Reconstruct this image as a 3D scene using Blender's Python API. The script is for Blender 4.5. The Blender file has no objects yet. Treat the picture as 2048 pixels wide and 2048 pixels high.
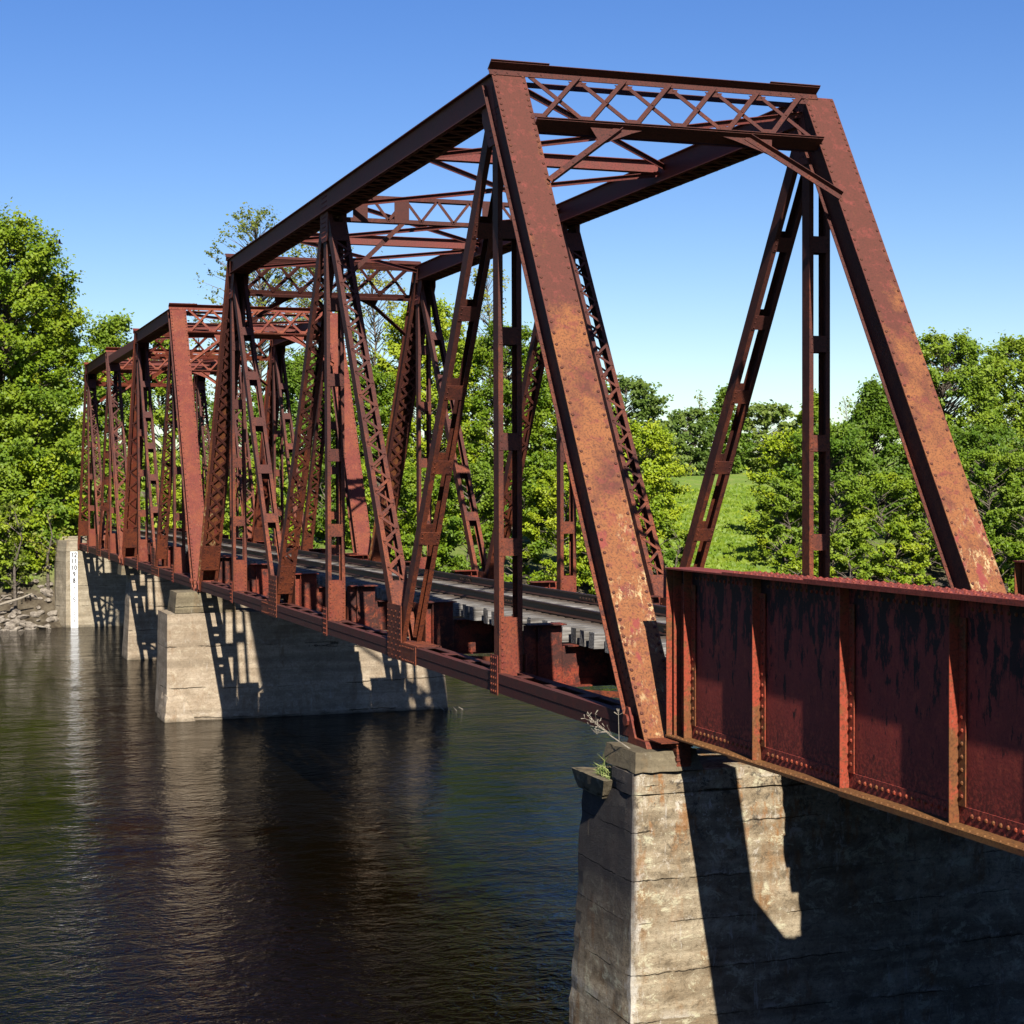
import bpy, bmesh, math, random
import numpy as np
from mathutils import Vector, Matrix
R = math.radians
random.seed(7)
C = bpy.context.scene.collection
sc = bpy.context.scene

# ------------------------------------------------------------------ camera, sky, sun, exposure
CAM = Vector((-8.5601, -19.2439, 3.0710))
YAW, PITCH, ROLL, FPX = 19.0732, -1.1817, -0.1936, 3502.64
cd = bpy.data.cameras.new('camera'); cam = bpy.data.objects.new('camera', cd); C.objects.link(cam)
_a, _b, _r = R(YAW), R(PITCH), R(ROLL)
FW = Vector((math.sin(_a) * math.cos(_b), math.cos(_a) * math.cos(_b), math.sin(_b)))
_rt = Vector((math.cos(_a), -math.sin(_a), 0)); _up = _rt.cross(FW)
RT = _rt * math.cos(_r) + _up * math.sin(_r); UP = _up * math.cos(_r) - _rt * math.sin(_r)
m = Matrix((RT, UP, -FW)).transposed().to_4x4(); m.translation = CAM
cam.matrix_world = m
cd.sensor_width = 36; cd.sensor_fit = 'HORIZONTAL'; cd.lens = FPX / 2048 * 36
cd.shift_x = 5.68 / 2048; cd.shift_y = 22.01 / 2048
cd.clip_end = 3000; cd.clip_start = 0.1
sc.camera = cam

SUN = Vector((0.12, 1.0, -0.78)).normalized()            # travel direction of the light
sd = bpy.data.lights.new('sun', 'SUN'); sun = bpy.data.objects.new('sun', sd); C.objects.link(sun)
sd.energy = 5.0; sd.angle = R(0.5); sd.color = (1.0, 0.93, 0.82)
sun.rotation_euler = SUN.to_track_quat('-Z', 'Y').to_euler(); sun.location = (0, -60, 60)
w = bpy.data.worlds.new('World'); sc.world = w; w.use_nodes = True
nt = w.node_tree; bg = nt.nodes['Background']
sky = nt.nodes.new('ShaderNodeTexSky'); sky.sky_type = 'NISHITA'; sky.sun_disc = False
sky.sun_elevation = math.asin(-SUN.z); sky.sun_rotation = math.atan2(-SUN.x, -SUN.y)
sky.air_density = 1.0; sky.dust_density = 0.25; sky.ozone_density = 2.6; sky.altitude = 200
hsv = nt.nodes.new('ShaderNodeHueSaturation'); hsv.inputs['Saturation'].default_value = 1.32; hsv.inputs['Hue'].default_value = 0.518
nt.links.new(sky.outputs[0], hsv.inputs['Color']); nt.links.new(hsv.outputs[0], bg.inputs[0]); bg.inputs[1].default_value = 0.05
sc.view_settings.view_transform = 'Standard'; sc.view_settings.look = 'None'
sc.view_settings.exposure = 1.38; sc.view_settings.gamma = 1.0
sc.cycles.use_denoising = True
sc.cycles.max_bounces = 6; sc.cycles.diffuse_bounces = 2; sc.cycles.transparent_max_bounces = 4

# ------------------------------------------------------------------ helpers
def tag(o, label=None, cat=None, group=None, kind=None):
    if label: o['label'] = label
    if cat: o['category'] = cat
    if group: o['group'] = group
    if kind: o['kind'] = kind
    return o

def thing(name, label, cat, loc=(0, 0, 0), group=None):
    o = bpy.data.objects.new(name, None); C.objects.link(o); o.location = loc
    o.empty_display_size = 0.3
    return tag(o, label, cat, group)

class MB:
    def __init__(s): s.v = []; s.f = []; s.mi = []; s.cur = 0
    def add(s, vs, fs):
        n = len(s.v); s.v.extend([tuple(p) for p in vs]); s.f.extend([[i + n for i in q] for q in fs]); s.mi.extend([s.cur] * len(fs))
    def box(s, x0, x1, y0, y1, z0, z1):
        s.add([(x0,y0,z0),(x1,y0,z0),(x1,y1,z0),(x0,y1,z0),(x0,y0,z1),(x1,y0,z1),(x1,y1,z1),(x0,y1,z1)],
              [(0,3,2,1),(4,5,6,7),(0,1,5,4),(1,2,6,5),(2,3,7,6),(3,0,4,7)])
    def sweep(s, a, b, prof, X):
        """closed 2-D profile (u along X, v along dir x X) swept from a to b"""
        a, b, X = Vector(a), Vector(b), Vector(X)
        d = (b - a).normalized(); X = (X - d * X.dot(d)).normalized(); N = d.cross(X)
        n = len(prof)
        s.add([a + X * u + N * v for u, v in prof] + [b + X * u + N * v for u, v in prof],
              [tuple(range(n - 1, -1, -1)), tuple(range(n, 2 * n))] + [(i, (i + 1) % n, n + (i + 1) % n, n + i) for i in range(n)])
    def bar(s, a, b, wd, h, X):
        s.sweep(a, b, [(-wd/2,-h/2),(wd/2,-h/2),(wd/2,h/2),(-wd/2,h/2)], X)
    def plate(s, poly, x0, x1):
        """polygon in (y,z) extruded in x"""
        n = len(poly)
        s.add([(x0, y, z) for y, z in poly] + [(x1, y, z) for y, z in poly],
              [tuple(range(n)), tuple(range(2 * n - 1, n - 1, -1))] + [(i, n + i, n + (i + 1) % n, (i + 1) % n) for i in range(n)])
    def rivet(s, p, nrm, r=0.019):
        nrm = Vector(nrm).normalized(); p = Vector(p)
        t = nrm.orthogonal().normalized(); b = nrm.cross(t); vs = []
        for rr, hh in ((1.0, 0.0), (0.78, 0.55)):
            for k in range(6):
                an = k * math.pi / 3
                vs.append(p + (t * math.cos(an) + b * math.sin(an)) * r * rr + nrm * r * hh)
        vs.append(p + nrm * r * 0.8)
        s.add(vs, [(k, (k + 1) % 6, 6 + (k + 1) % 6, 6 + k) for k in range(6)] + [(6 + k, 6 + (k + 1) % 6, 12) for k in range(6)])
    def build(s, name, mat, parent=None, smooth=False, bevel=0, mat2=None):
        me = bpy.data.meshes.new(name)
        me.from_pydata(s.v, [], s.f)
        bm = bmesh.new(); bm.from_mesh(me); bmesh.ops.recalc_face_normals(bm, faces=bm.faces)
        bm.to_mesh(me); bm.free()
        me.materials.append(mat)
        if mat2: me.materials.append(mat2); me.polygons.foreach_set('material_index', s.mi)
        if smooth: me.polygons.foreach_set('use_smooth', [True] * len(me.polygons))
        o = bpy.data.objects.new(name, me); C.objects.link(o)
        if parent:
            o.parent = parent; off = Vector(parent.location); pp = parent.parent
            while pp: off += Vector(pp.location); pp = pp.parent
            me.transform(Matrix.Translation(-off))
        if bevel:
            md = o.modifiers.new('bevel', 'BEVEL'); md.width = bevel; md.segments = 1; md.limit_method = 'ANGLE'
        return o

ALB = 0.66                                                     # overall reflectance of the dull old surfaces
class Mat:
    def __init__(s, name):
        s.m = bpy.data.materials.new(name); s.m.use_nodes = True
        s.n = s.m.node_tree.nodes; s.l = s.m.node_tree.links
        s.b = s.n['Principled BSDF']; s.g = s.n.new('ShaderNodeNewGeometry')
        s.out = s.n['Material Output']
    def pos(s, sx=1, sy=1, sz=1):
        mp = s.n.new('ShaderNodeMapping'); mp.inputs['Scale'].default_value = (sx, sy, sz)
        s.l.new(s.g.outputs['Position'], mp.inputs[0]); return mp.outputs[0]
    def noise(s, vec, scale, detail=5, rough=.6, dist=0):
        t = s.n.new('ShaderNodeTexNoise'); t.inputs['Scale'].default_value = scale
        t.inputs['Detail'].default_value = detail; t.inputs['Roughness'].default_value = rough
        t.inputs['Distortion'].default_value = dist
        s.l.new(vec, t.inputs['Vector']); return t.outputs['Fac']
    def ramp(s, fac, *stops, interp='LINEAR'):
        r = s.n.new('ShaderNodeValToRGB'); cr = r.color_ramp; cr.interpolation = interp
        while len(cr.elements) < len(stops): cr.elements.new(0.5)
        for e, (p, c) in zip(cr.elements, stops):
            e.position = p; e.color = (c, c, c, 1) if isinstance(c, (int, float)) else (*c, 1)
        s.l.new(fac, r.inputs[0]); return r.outputs[0]
    def mix(s, fac, a, b, mode='MIX'):
        x = s.n.new('ShaderNodeMix'); x.data_type = 'RGBA'; x.blend_type = mode
        for sock, v in ((x.inputs[0], fac), (x.inputs[6], a), (x.inputs[7], b)):
            if hasattr(v, 'links'): s.l.new(v, sock)
            elif isinstance(v, (int, float)): sock.default_value = v
            else: sock.default_value = (*v, 1)
        return x.outputs[2]
    def math(s, op, a, b=0.0):
        x = s.n.new('ShaderNodeMath'); x.operation = op
        for sock, v in ((x.inputs[0], a), (x.inputs[1], b)):
            if hasattr(v, 'links'): s.l.new(v, sock)
            else: sock.default_value = v
        return x.outputs[0]
    def bump(s, h, strength, dist=.02):
        x = s.n.new('ShaderNodeBump'); x.inputs['Strength'].default_value = strength
        x.inputs['Distance'].default_value = dist; s.l.new(h, x.inputs['Height'])
        s.l.new(x.outputs[0], s.b.inputs['Normal']); return x
    def col(s, c):
        k = s.mix(1.0, c, (ALB, ALB, ALB), 'MULTIPLY'); s.l.new(k, s.b.inputs['Base Color'])
    def setp(s, **k):
        for a, v in k.items(): s.b.inputs[a.replace('_', ' ')].default_value = v

def steel(name, paint, rust, pale, dark, pr=(.42, .58), flake=0.0, flakecol=(.75, .55, .34), streak=0.0, rough=.75, zgrad=None, stain=False):
    M = Mat(name); p = M.pos()
    big = M.noise(p, 1.7, 6, .65); fine = M.noise(p, 38, 4, .7); mid = M.noise(p, 7, 5, .65, .4)
    if zgrad or stain:
        sp = M.n.new('ShaderNodeSeparateXYZ'); M.l.new(M.g.outputs['Position'], sp.inputs[0]); Z = sp.outputs[2]
    if zgrad:
        mr = M.n.new('ShaderNodeMapRange'); M.l.new(Z, mr.inputs[0]); mr.inputs[1].default_value = zgrad[0]; mr.inputs[2].default_value = zgrad[1]
        mr.inputs[3].default_value = .12; mr.inputs[4].default_value = -.17
        big = M.math('ADD', M.noise(M.pos(1, 1, .6), 1.5, 7, .7), mr.outputs[0])
    c = M.mix(M.ramp(big, (pr[0], 0), (pr[1], 1)), paint, rust)
    c = M.mix(M.ramp(mid, (.52, 0), (.68, 1)), c, pale)
    c = M.mix(M.ramp(fine, (.48, 0), (.62, .30 if stain else .75)), c, dark)
    if streak:
        sv = M.pos(9, 9, .9); st = M.noise(sv, 1.2, 6, .7)
        c = M.mix(M.ramp(st, (.53, 0), (.62, streak)), c, dark)
    if stain:                                                # black runs, thickest under the top flange
        mr = M.n.new('ShaderNodeMapRange'); M.l.new(Z, mr.inputs[0]); mr.inputs[1].default_value = .6; mr.inputs[2].default_value = 1.95
        mr.inputs[3].default_value = -.08; mr.inputs[4].default_value = .075
        a1 = M.math('ADD', M.noise(M.pos(2.2, 2.2, .9), 2.6, 7, .72), mr.outputs[0])
        c = M.mix(M.ramp(a1, (.525, 0), (.575, .95)), c, dark)
        a2 = M.math('ADD', M.noise(M.pos(10, 10, .8), 1.2, 5, .7), mr.outputs[0])
        c = M.mix(M.ramp(a2, (.58, 0), (.66, .7)), c, dark)
        bl = M.n.new('ShaderNodeMapRange'); M.l.new(Z, bl.inputs[0]); bl.inputs[1].default_value = .75; bl.inputs[2].default_value = .25
        b1 = M.noise(p, 26, 4, .7); c = M.mix(M.math('MULTIPLY', bl.outputs[0], M.ramp(b1, (.46, 0), (.56, .8))), c, (.055, .016, .011))
        c = M.mix(M.math('MULTIPLY', bl.outputs[0], M.ramp(b1, (.36, .7), (.43, 0))), c, (.40, .085, .04))
    if flake:
        fp = M.pos(1.6, 1, .55); f1 = M.noise(fp, 11, 7, .8); f2 = M.noise(p, .8, 3, .5)
        k = M.math('MULTIPLY', M.ramp(f1, (.57, 0), (.61, 1)), M.ramp(f2, (.50, 0), (.58, flake)))
        if zgrad:
            zb = M.n.new('ShaderNodeMapRange'); M.l.new(Z, zb.inputs[0]); zb.inputs[1].default_value = 2.3; zb.inputs[2].default_value = 2.9
            zb.inputs[3].default_value = 1; zb.inputs[4].default_value = 0
            k = M.math('MULTIPLY', M.ramp(f1, (.53, 0), (.57, 1)), M.math('MULTIPLY', zb.outputs[0], M.ramp(M.noise(M.pos(1, 1, .7), 2.2, 3), (.46, 0), (.56, 1))))
            c = M.mix(M.math('MULTIPLY', zb.outputs[0], M.ramp(M.noise(M.pos(2, 1, .8), 2.6, 5), (.56, 0), (.62, .8))), c, (.20, .028, .030))
        c = M.mix(k, c, flakecol)
    M.col(c); M.setp(Roughness=rough, Specular_IOR_Level=.25)
    M.bump(M.math('ADD', fine, mid), .35, .006)
    return M.m

ST_COVER = steel('rusty_tan_cover_plate', (.098, .026, .017), (.235, .085, .028), (.165, .036, .027), (.062, .021, .012), pr=(.42, .58), flake=.95, flakecol=(.42, .30, .15), zgrad=(2.5, 7.5))
ST_RED = steel('faded_red_steel', (.150, .025, .015), (.190, .042, .016), (.21, .050, .024), (.048, .015, .010), flake=.25, flakecol=(.36, .2, .12))
ST_BROWN = steel('brown_maroon_steel', (.072, .018, .013), (.195, .046, .017), (.055, .014, .011), (.020, .008, .006), pr=(.40, .62), zgrad=(.5, 6.5))
ST_MAROON = steel('dark_maroon_chord', (.165, .038, .032), (.14, .042, .032), (.19, .042, .030), (.065, .022, .018))
ST_LOW = steel('dark_brown_lower_chord', (.095, .022, .016), (.075, .024, .017), (.12, .026, .017), (.036, .013, .010))
ST_RIVET = steel('dark_rivet_heads', (.085, .022, .014), (.11, .035, .018), (.07, .018, .012), (.04, .014, .009))
ST_GIRDER = steel('stained_girder_web', (.30, .042, .030), (.25, .036, .026), (.36, .058, .034), (.014, .007, .007), stain=True)
ST_STIFF = steel('orange_rust_stiffener', (.29, .045, .020), (.165, .060, .018), (.30, .05, .024), (.075, .028, .011), pr=(.47, .53), flake=.3, flakecol=(.35, .2, .13))
ST_SALMON = steel('salmon_flange_paint', (.24, .042, .026), (.19, .032, .020), (.27, .06, .038), (.075, .020, .014))
ST_OCHRE = steel('ochre_rust_flange', (.15, .062, .018), (.20, .090, .026), (.13, .045, .015), (.05, .024, .010))
ST_RAIL = steel('brown_rail_steel', (.040, .018, .011), (.055, .025, .014), (.03, .014, .009), (.016, .008, .006), rough=.5)
ST_BEAM = steel('red_orange_floor_beam', (.20, .030, .013), (.05, .013, .009), (.24, .055, .02), (.018, .007, .006), pr=(.44, .54))

def concrete(name, light, dark, stain, white=.6, boards=.45, corner=None, mott=.3):
    M = Mat(name); p = M.pos()
    big = M.noise(M.pos(1, 1, 1.5), 1.1, 7, .7, .6); fine = M.noise(p, 18, 6, .8); tiny = M.noise(p, 70, 3, .7)
    c = M.mix(M.ramp(big, (.40, 0), (.60, 1)), light, dark)
    rs = M.noise(M.pos(1.6, 1.6, .6), 1.9, 6, .7)
    c = M.mix(M.ramp(rs, (.54, 0), (.66, .8)), c, stain)
    bandn = M.noise(M.pos(.10, .10, 4.2), 1.3, 6, .65)                # board and pour bands
    c = M.mix(M.ramp(bandn, (.42, 0), (.60, .55)), c, tuple(x * .55 for x in dark))
    c = M.mix(M.ramp(fine, (.50, 0), (.66, .55)), c, tuple(x * .4 for x in dark))
    c = M.mix(M.ramp(fine, (.30, .5), (.40, 0)), c, tuple(min(.7, x * 1.45) for x in light))
    mot = M.noise(M.pos(1, 1, 1.5), 3.2, 9, .8, .5)              # mottled scaling
    c = M.mix(M.ramp(mot, (.545, 0), (.60, .85 * mott)), c, tuple(min(.62, x * 1.55) for x in light))
    c = M.mix(M.ramp(mot, (.40, .85 * mott), (.46, 0)), c, tuple(x * .42 for x in dark))
    # lift joints: broken dark cracks
    nz = M.noise(M.pos(1, 1, .2), 1.7, 5, .6)
    sp = M.n.new('ShaderNodeSeparateXYZ'); M.l.new(M.g.outputs['Position'], sp.inputs[0])
    zz = M.math('ADD', sp.outputs[2], M.math('ADD', M.math('MULTIPLY', nz, .10), M.math('MULTIPLY', M.noise(p, 7, 4, .7), .06)))
    zz = M.math('ADD', zz, M.math('MULTIPLY', M.noise(M.pos(.04, .04, 1.1), 1.0, 3, .6), boards * 1.1))
    fr = M.math('FRACT', M.math('MULTIPLY', zz, 1 / boards))
    line = M.ramp(fr, (.0, .8), (.010, .8), (.026, 0), (1, 0))
    brk = M.ramp(M.noise(M.pos(1, 1, .6), 1.5, 4), (.46, 0), (.54, 1))
    crack = M.math('MULTIPLY', line, brk)
    c = M.mix(crack, c, tuple(x * .16 for x in dark))
    lime = M.math('MULTIPLY', M.ramp(fr, (.03, 0), (.06, 1), (.20, 0)), M.ramp(M.noise(M.pos(1.3, 1.3, 1.2), 3.0, 7, .8), (.52, 0), (.58, white)))
    c = M.mix(lime, c, (.50, .45, .37))
    # white lime runs
    ef = M.noise(M.pos(4.2, 4.2, .6), 1.6, 7, .8)
    c = M.mix(M.ramp(ef, (.60, 0), (.66, white)), c, (.48, .44, .38))
    if corner:
        cx, cy = corner
        q = M.math('ADD', M.math('ABSOLUTE', M.math('SUBTRACT', sp.outputs[0], cx)), M.math('ABSOLUTE', M.math('SUBTRACT', sp.outputs[1], cy)))
        q = M.math('ADD', q, M.math('MULTIPLY', M.noise(M.pos(3, 3, 1.1), 2.4, 6, .8), .9))
        c = M.mix(M.ramp(q, (.44, .95), (.58, 0)), c, (.58, .54, .47))
        g = M.ramp(M.noise(M.pos(2, 2, .5), 1.0, 5, .7), (.28, 0), (.42, 1))   # near-black upper part of the upstream end
        tz = M.n.new('ShaderNodeMapRange'); M.l.new(sp.outputs[2], tz.inputs[0]); tz.inputs[1].default_value = -2.4; tz.inputs[2].default_value = -.4
        gr = M.noise(M.pos(1, 1, .8), 6.5, 8, .78, .4)                 # flaking, soot and rust below the bearing
        c = M.mix(M.math('MULTIPLY', tz.outputs[0], M.ramp(gr, (.55, 0), (.60, .85))), c, (.06, .05, .04))
        c = M.mix(M.math('MULTIPLY', tz.outputs[0], M.ramp(gr, (.38, .9), (.43, 0))), c, (.62, .57, .49))
        og = M.noise(M.pos(1.6, 1.6, .7), 2.6, 6, .75)
        c = M.mix(M.math('MULTIPLY', tz.outputs[0], M.ramp(og, (.55, 0), (.62, .8))), c, (.30, .135, .045))
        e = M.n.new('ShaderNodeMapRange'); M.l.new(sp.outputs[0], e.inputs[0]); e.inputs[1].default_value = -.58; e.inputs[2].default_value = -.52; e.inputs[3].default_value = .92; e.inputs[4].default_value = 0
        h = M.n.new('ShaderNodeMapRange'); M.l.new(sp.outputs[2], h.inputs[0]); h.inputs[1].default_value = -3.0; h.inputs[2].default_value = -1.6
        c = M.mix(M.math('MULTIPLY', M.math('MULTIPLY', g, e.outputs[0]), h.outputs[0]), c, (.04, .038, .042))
    wl = M.math('ADD', sp.outputs[2], M.math('MULTIPLY', M.noise(M.pos(1, 1, 3), 2.5, 5, .7), -.35))
    c = M.mix(M.ramp(M.math('ADD', wl, 4.6), (.56, .85), (.74, 0)), c, (.06, .05, .035))      # damp tide band
    M.col(c); M.setp(Roughness=.92, Specular_IOR_Level=.12)
    hh = M.math('ADD', fine, M.math('ADD', M.math('MULTIPLY', tiny, .5), M.math('MULTIPLY', crack, -1.6)))
    M.bump(hh, .8, .025)
    return M.m
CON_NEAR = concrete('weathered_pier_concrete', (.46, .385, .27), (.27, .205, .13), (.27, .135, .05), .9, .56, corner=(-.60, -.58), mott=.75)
CON_CAP = concrete('grey_cap_concrete', (.22, .185, .12), (.16, .13, .085), (.19, .13, .07), .25, .9)
CON_MID = concrete('buff_pier_concrete', (.44, .36, .265), (.32, .25, .175), (.27, .185, .115), .45, 1.05)
CON_FAR = concrete('pale_abutment_concrete', (.40, .345, .255), (.31, .26, .185), (.25, .185, .115), .3, 1.1)

def simple(name, c1, c2, scale, rough=.8, bump=.3):
    M = Mat(name); n = M.noise(M.pos(), scale, 5, .65)
    M.col(M.ramp(n, (.35, c1), (.65, c2))); M.setp(Roughness=rough, Specular_IOR_Level=.2); M.bump(n, bump, .02); return M.m
TIE = None
def tie_mat():
    M = Mat('weathered_grey_tie_timber')
    g = M.noise(M.pos(1.2, 26, 26), 1.3, 5, .7); b = M.noise(M.pos(), 2.3, 4)
    c = M.ramp(g, (.32, (.045, .04, .036)), (.52, (.20, .188, .175)), (.72, (.40, .39, .375)))
    c = M.mix(M.ramp(b, (.5, 0), (.66, .55)), c, (.065, .055, .042))
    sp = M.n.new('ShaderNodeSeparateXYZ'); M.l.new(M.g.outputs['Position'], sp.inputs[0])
    ax = M.math('ABSOLUTE', M.math('SUBTRACT', M.math('ABSOLUTE', M.math('SUBTRACT', sp.outputs[0], 2.6)), .755))   # oil and rust stain beside the rails, with deck shade painted in
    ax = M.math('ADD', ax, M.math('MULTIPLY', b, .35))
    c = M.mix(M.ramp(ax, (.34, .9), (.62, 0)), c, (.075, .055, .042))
    M.col(c); M.setp(Roughness=.9, Specular_IOR_Level=.1); M.bump(g, .8, .02); return M.m
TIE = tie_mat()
BARK = simple('grey_brown_bark', (.06, .047, .036), (.16, .135, .11), 9, .95, .8)
ROCK = simple('pale_riprap_rock', (.12, .10, .08), (.32, .28, .23), 5, .9, .6)
DRY = simple('dry_straw_stem', (.20, .17, .13), (.34, .30, .24), 20, .9, .1)

def leafmat(name, c1, c2, c3, trans=.42):
    M = Mat(name)
    oi = M.n.new('ShaderNodeObjectInfo')
    at = M.n.new('ShaderNodeAttribute'); at.attribute_name = 'leafrand'
    n = M.noise(M.pos(), .55, 4, .6)
    c = M.mix(at.outputs['Fac'], c1, c2)
    c = M.mix(M.ramp(n, (.42, 0), (.62, .8)), c, c3)
    hs = M.n.new('ShaderNodeHueSaturation')
    M.l.new(M.math('ADD', M.math('MULTIPLY', oi.outputs['Random'], .035), .483), hs.inputs['Hue'])
    M.l.new(M.math('ADD', M.math('MULTIPLY', oi.outputs['Random'], -.35), 1.12 * .66), hs.inputs['Value'])
    M.l.new(c, hs.inputs['Color'])
    M.l.new(hs.outputs[0], M.b.inputs['Base Color']); M.setp(Roughness=.55, Specular_IOR_Level=.3)
    tr = M.n.new('ShaderNodeBsdfTranslucent'); M.l.new(hs.outputs[0], tr.inputs[0])
    mx = M.n.new('ShaderNodeMixShader'); mx.inputs[0].default_value = trans
    M.l.new(M.b.outputs[0], mx.inputs[1]); M.l.new(tr.outputs[0], mx.inputs[2]); M.l.new(mx.outputs[0], M.out.inputs[0])
    return M.m
LEAF_LIME = leafmat('lime_green_leaves', (.32, .45, .012), (.19, .31, .010), (.42, .51, .022))
LEAF_MID = leafmat('mid_green_leaves', (.22, .35, .018), (.135, .245, .014), (.30, .41, .025))
LEAF_DARK = leafmat('deep_green_leaves', (.16, .25, .035), (.11, .19, .026), (.21, .29, .04))
LEAF_OLIVE = leafmat('young_olive_leaves', (.23, .28, .03), (.16, .205, .024), (.29, .32, .04))

# ------------------------------------------------------------------ setting: ground, river
ZW = -3.82
def smooth(a, b, t):
    t = np.clip((t - a) / (b - a), 0, 1); return t * t * (3 - 2 * t)
def terrain(x, y):
    sh = 69.5 + 1.2 * np.sin(x * .23 + 1) + .8 * np.sin(x * .61) - 6 * smooth(8, 45, x)
    d = y - sh
    far = -5.6 + 1.6 * smooth(-3.0, -.4, d) + 1.9 * smooth(-.6, 4.2, d) + 1.3 * smooth(4, 14, d) + 5.3 * smooth(14, 120, d) + 9 * smooth(150, 420, d)
    far = far + .25 * np.sin(x * .5) * np.sin(y * .43) * smooth(0, 6, d)
    near = -5.6 + 7.0 * smooth(-7.5, -15.5, y)
    bank = np.maximum(far, near)
    emb = .62 * np.ones_like(x)
    k = smooth(70.6, 73, y) * (1 - smooth(2.6, 7.5, np.abs(x - 2.6)))
    return bank * (1 - k) + np.maximum(emb, bank) * k
def grid_mesh(name, xs, ys, fn, mat):
    X, Y = np.meshgrid(xs, ys); Z = fn(X, Y); nx, ny = len(xs), len(ys)
    v = np.stack([X, Y, Z], -1).reshape(-1, 3)
    i = np.arange(nx * ny).reshape(ny, nx)
    f = np.stack([i[:-1, :-1], i[:-1, 1:], i[1:, 1:], i[1:, :-1]], -1).reshape(-1, 4)
    me = bpy.data.meshes.new(name); me.from_pydata(v.tolist(), [], f.tolist())
    me.polygons.foreach_set('use_smooth', [True] * len(me.polygons)); me.materials.append(mat)
    o = bpy.data.objects.new(name, me); C.objects.link(o); return o
def ground_mat():
    M = Mat('grassy_ground'); p = M.pos()
    n1 = M.noise(p, .12, 5, .6); n2 = M.noise(p, 2.2, 6, .7); n3 = M.noise(M.pos(1, .35, 1), 9, 4, .7)
    gr = M.mix(M.ramp(n1, (.4, 0), (.6, 1)), (.15, .25, .035), (.24, .31, .06)); n4 = M.noise(M.pos(1, .4, 1), 1.1, 6, .7); gr = M.mix(M.ramp(n4, (.48, 0), (.62, .75)), gr, (.29, .30, .10))
    gr = M.mix(M.ramp(n3, (.42, 0), (.62, .6)), gr, (.09, .16, .022))
    mud = M.ramp(n2, (.35, (.04, .03, .02)), (.65, (.12, .10, .07)))
    sep = M.n.new('ShaderNodeSeparateXYZ'); M.l.new(M.g.outputs['Position'], sep.inputs[0])
    h = M.math('ADD', sep.outputs[2], M.math('MULTIPLY', n2, 1.2))
    k = M.n.new('ShaderNodeMapRange'); M.l.new(h, k.inputs[0]); k.inputs[1].default_value = -1.5; k.inputs[2].default_value = .4
    M.col(M.mix(k.outputs[0], mud, gr)); M.setp(Roughness=.95, Specular_IOR_Level=.1); M.bump(n2, .8, .1); return M.m
xs = np.unique(np.concatenate([np.linspace(-900, -60, 15), np.arange(-60, 150, 1.5), np.linspace(150, 1200, 18)]))
ys = np.unique(np.concatenate([np.linspace(-120, -18, 10), np.arange(-18, -5, .7), np.linspace(-5, 62, 14), np.arange(62, 92, .75), np.arange(92, 180, 3), np.linspace(180, 1400, 24)]))
tag(grid_mesh('ground', xs, ys, terrain, ground_mat()), kind='structure')

def water_mat():
    M = Mat('dark_river_water'); p = M.pos()
    a = M.noise(M.pos(.8, 1.1, 1), 2.2, 4, .58, .9); b = M.noise(M.pos(.9, 1.1, 1), 6.5, 3, .6, .7); c = M.noise(M.pos(1, .6, 1), .16, 4, .6, .6); d = M.noise(M.pos(.7, 1.2, 1), .7, 2, .5)
    amp = M.ramp(c, (.38, .35), (.60, 1.0))
    h = M.math('ADD', M.math('MULTIPLY', a, .8), M.math('MULTIPLY', b, .34))
    h = M.math('ADD', M.math('MULTIPLY', h, amp), M.math('MULTIPLY', d, .9))
    M.setp(Base_Color=(.0020, .0014, .0005, 1), Roughness=.0, IOR=1.33, Specular_IOR_Level=.07)
    M.bump(h, .75, .075); return M.m
def wz(x, y): return np.full_like(x, ZW)
tag(grid_mesh('river_water', np.linspace(-900, 900, 7), np.linspace(-30, 74, 5), wz, water_mat()), kind='structure')

# ------------------------------------------------------------------ truss spans
W = 5.2; HW = .185
def channel(mb, A, B, sx, D, fl=.075, th=.012):
    """channel with its web at |x|=HW outside and flanges turned inwards"""
    x0, x1 = HW * sx, (HW - fl) * sx; xt = (HW - th) * sx; h = D / 2
    mb.sweep(A, B, [(x0,-h),(x1,-h),(x1,-h+th),(xt,-h+th),(xt,h-th),(x1,h-th),(x1,h),(x0,h)], (1, 0, 0))
def flat_zigzag(mb, A, B, n0, half, pitch, wd=.06, th=.012, both=False, rv=False):
    A, B = Vector(A), Vector(B); L = (B - A).length; d = (B - A) / L
    N = d.cross(Vector((1, 0, 0))); k = max(1, int(L / pitch)); st = L / k
    for i in range(k):
        for flip in ((0, 1) if both else (i % 2,)):
            sg = 1 if flip else -1
            off = N * (n0 + (th * .55 if (both and flip) else 0))
            a = A + d * (i * st) + off + Vector((-half * sg, 0, 0)); b = A + d * ((i + 1) * st) + off + Vector((half * sg, 0, 0))
            mb.bar(a, b, wd, th, N.cross(b - a))
            if rv:
                s2 = 1 if n0 > 0 else -1
                for q in (a, b): mb.rivet(q + N * s2 * th * .5, N * s2, .018)
def battens(mb, A, B, D, pitch, ln=.26, th=.01):
    A, B = Vector(A), Vector(B); L = (B - A).length; d = (B - A) / L; N = d.cross(Vector((1, 0, 0)))
    k = max(2, round(L / pitch))
    for i in range(1, k):
        c = A + d * (L * i / k)
        for sg in (-1, 1):
            o = N * sg * (D / 2 + th * .5)
            mb.bar(c - d * ln / 2 + o, c + d * ln / 2 + o, 2 * HW - .02, th, (1, 0, 0))
            for rx in (-.14, .14):
                for rt in (-.09, 0, .09): mb.rivet(c + d * rt + o + N * sg * th * .5 + Vector((rx, 0, 0)), N * sg, .014)

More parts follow.
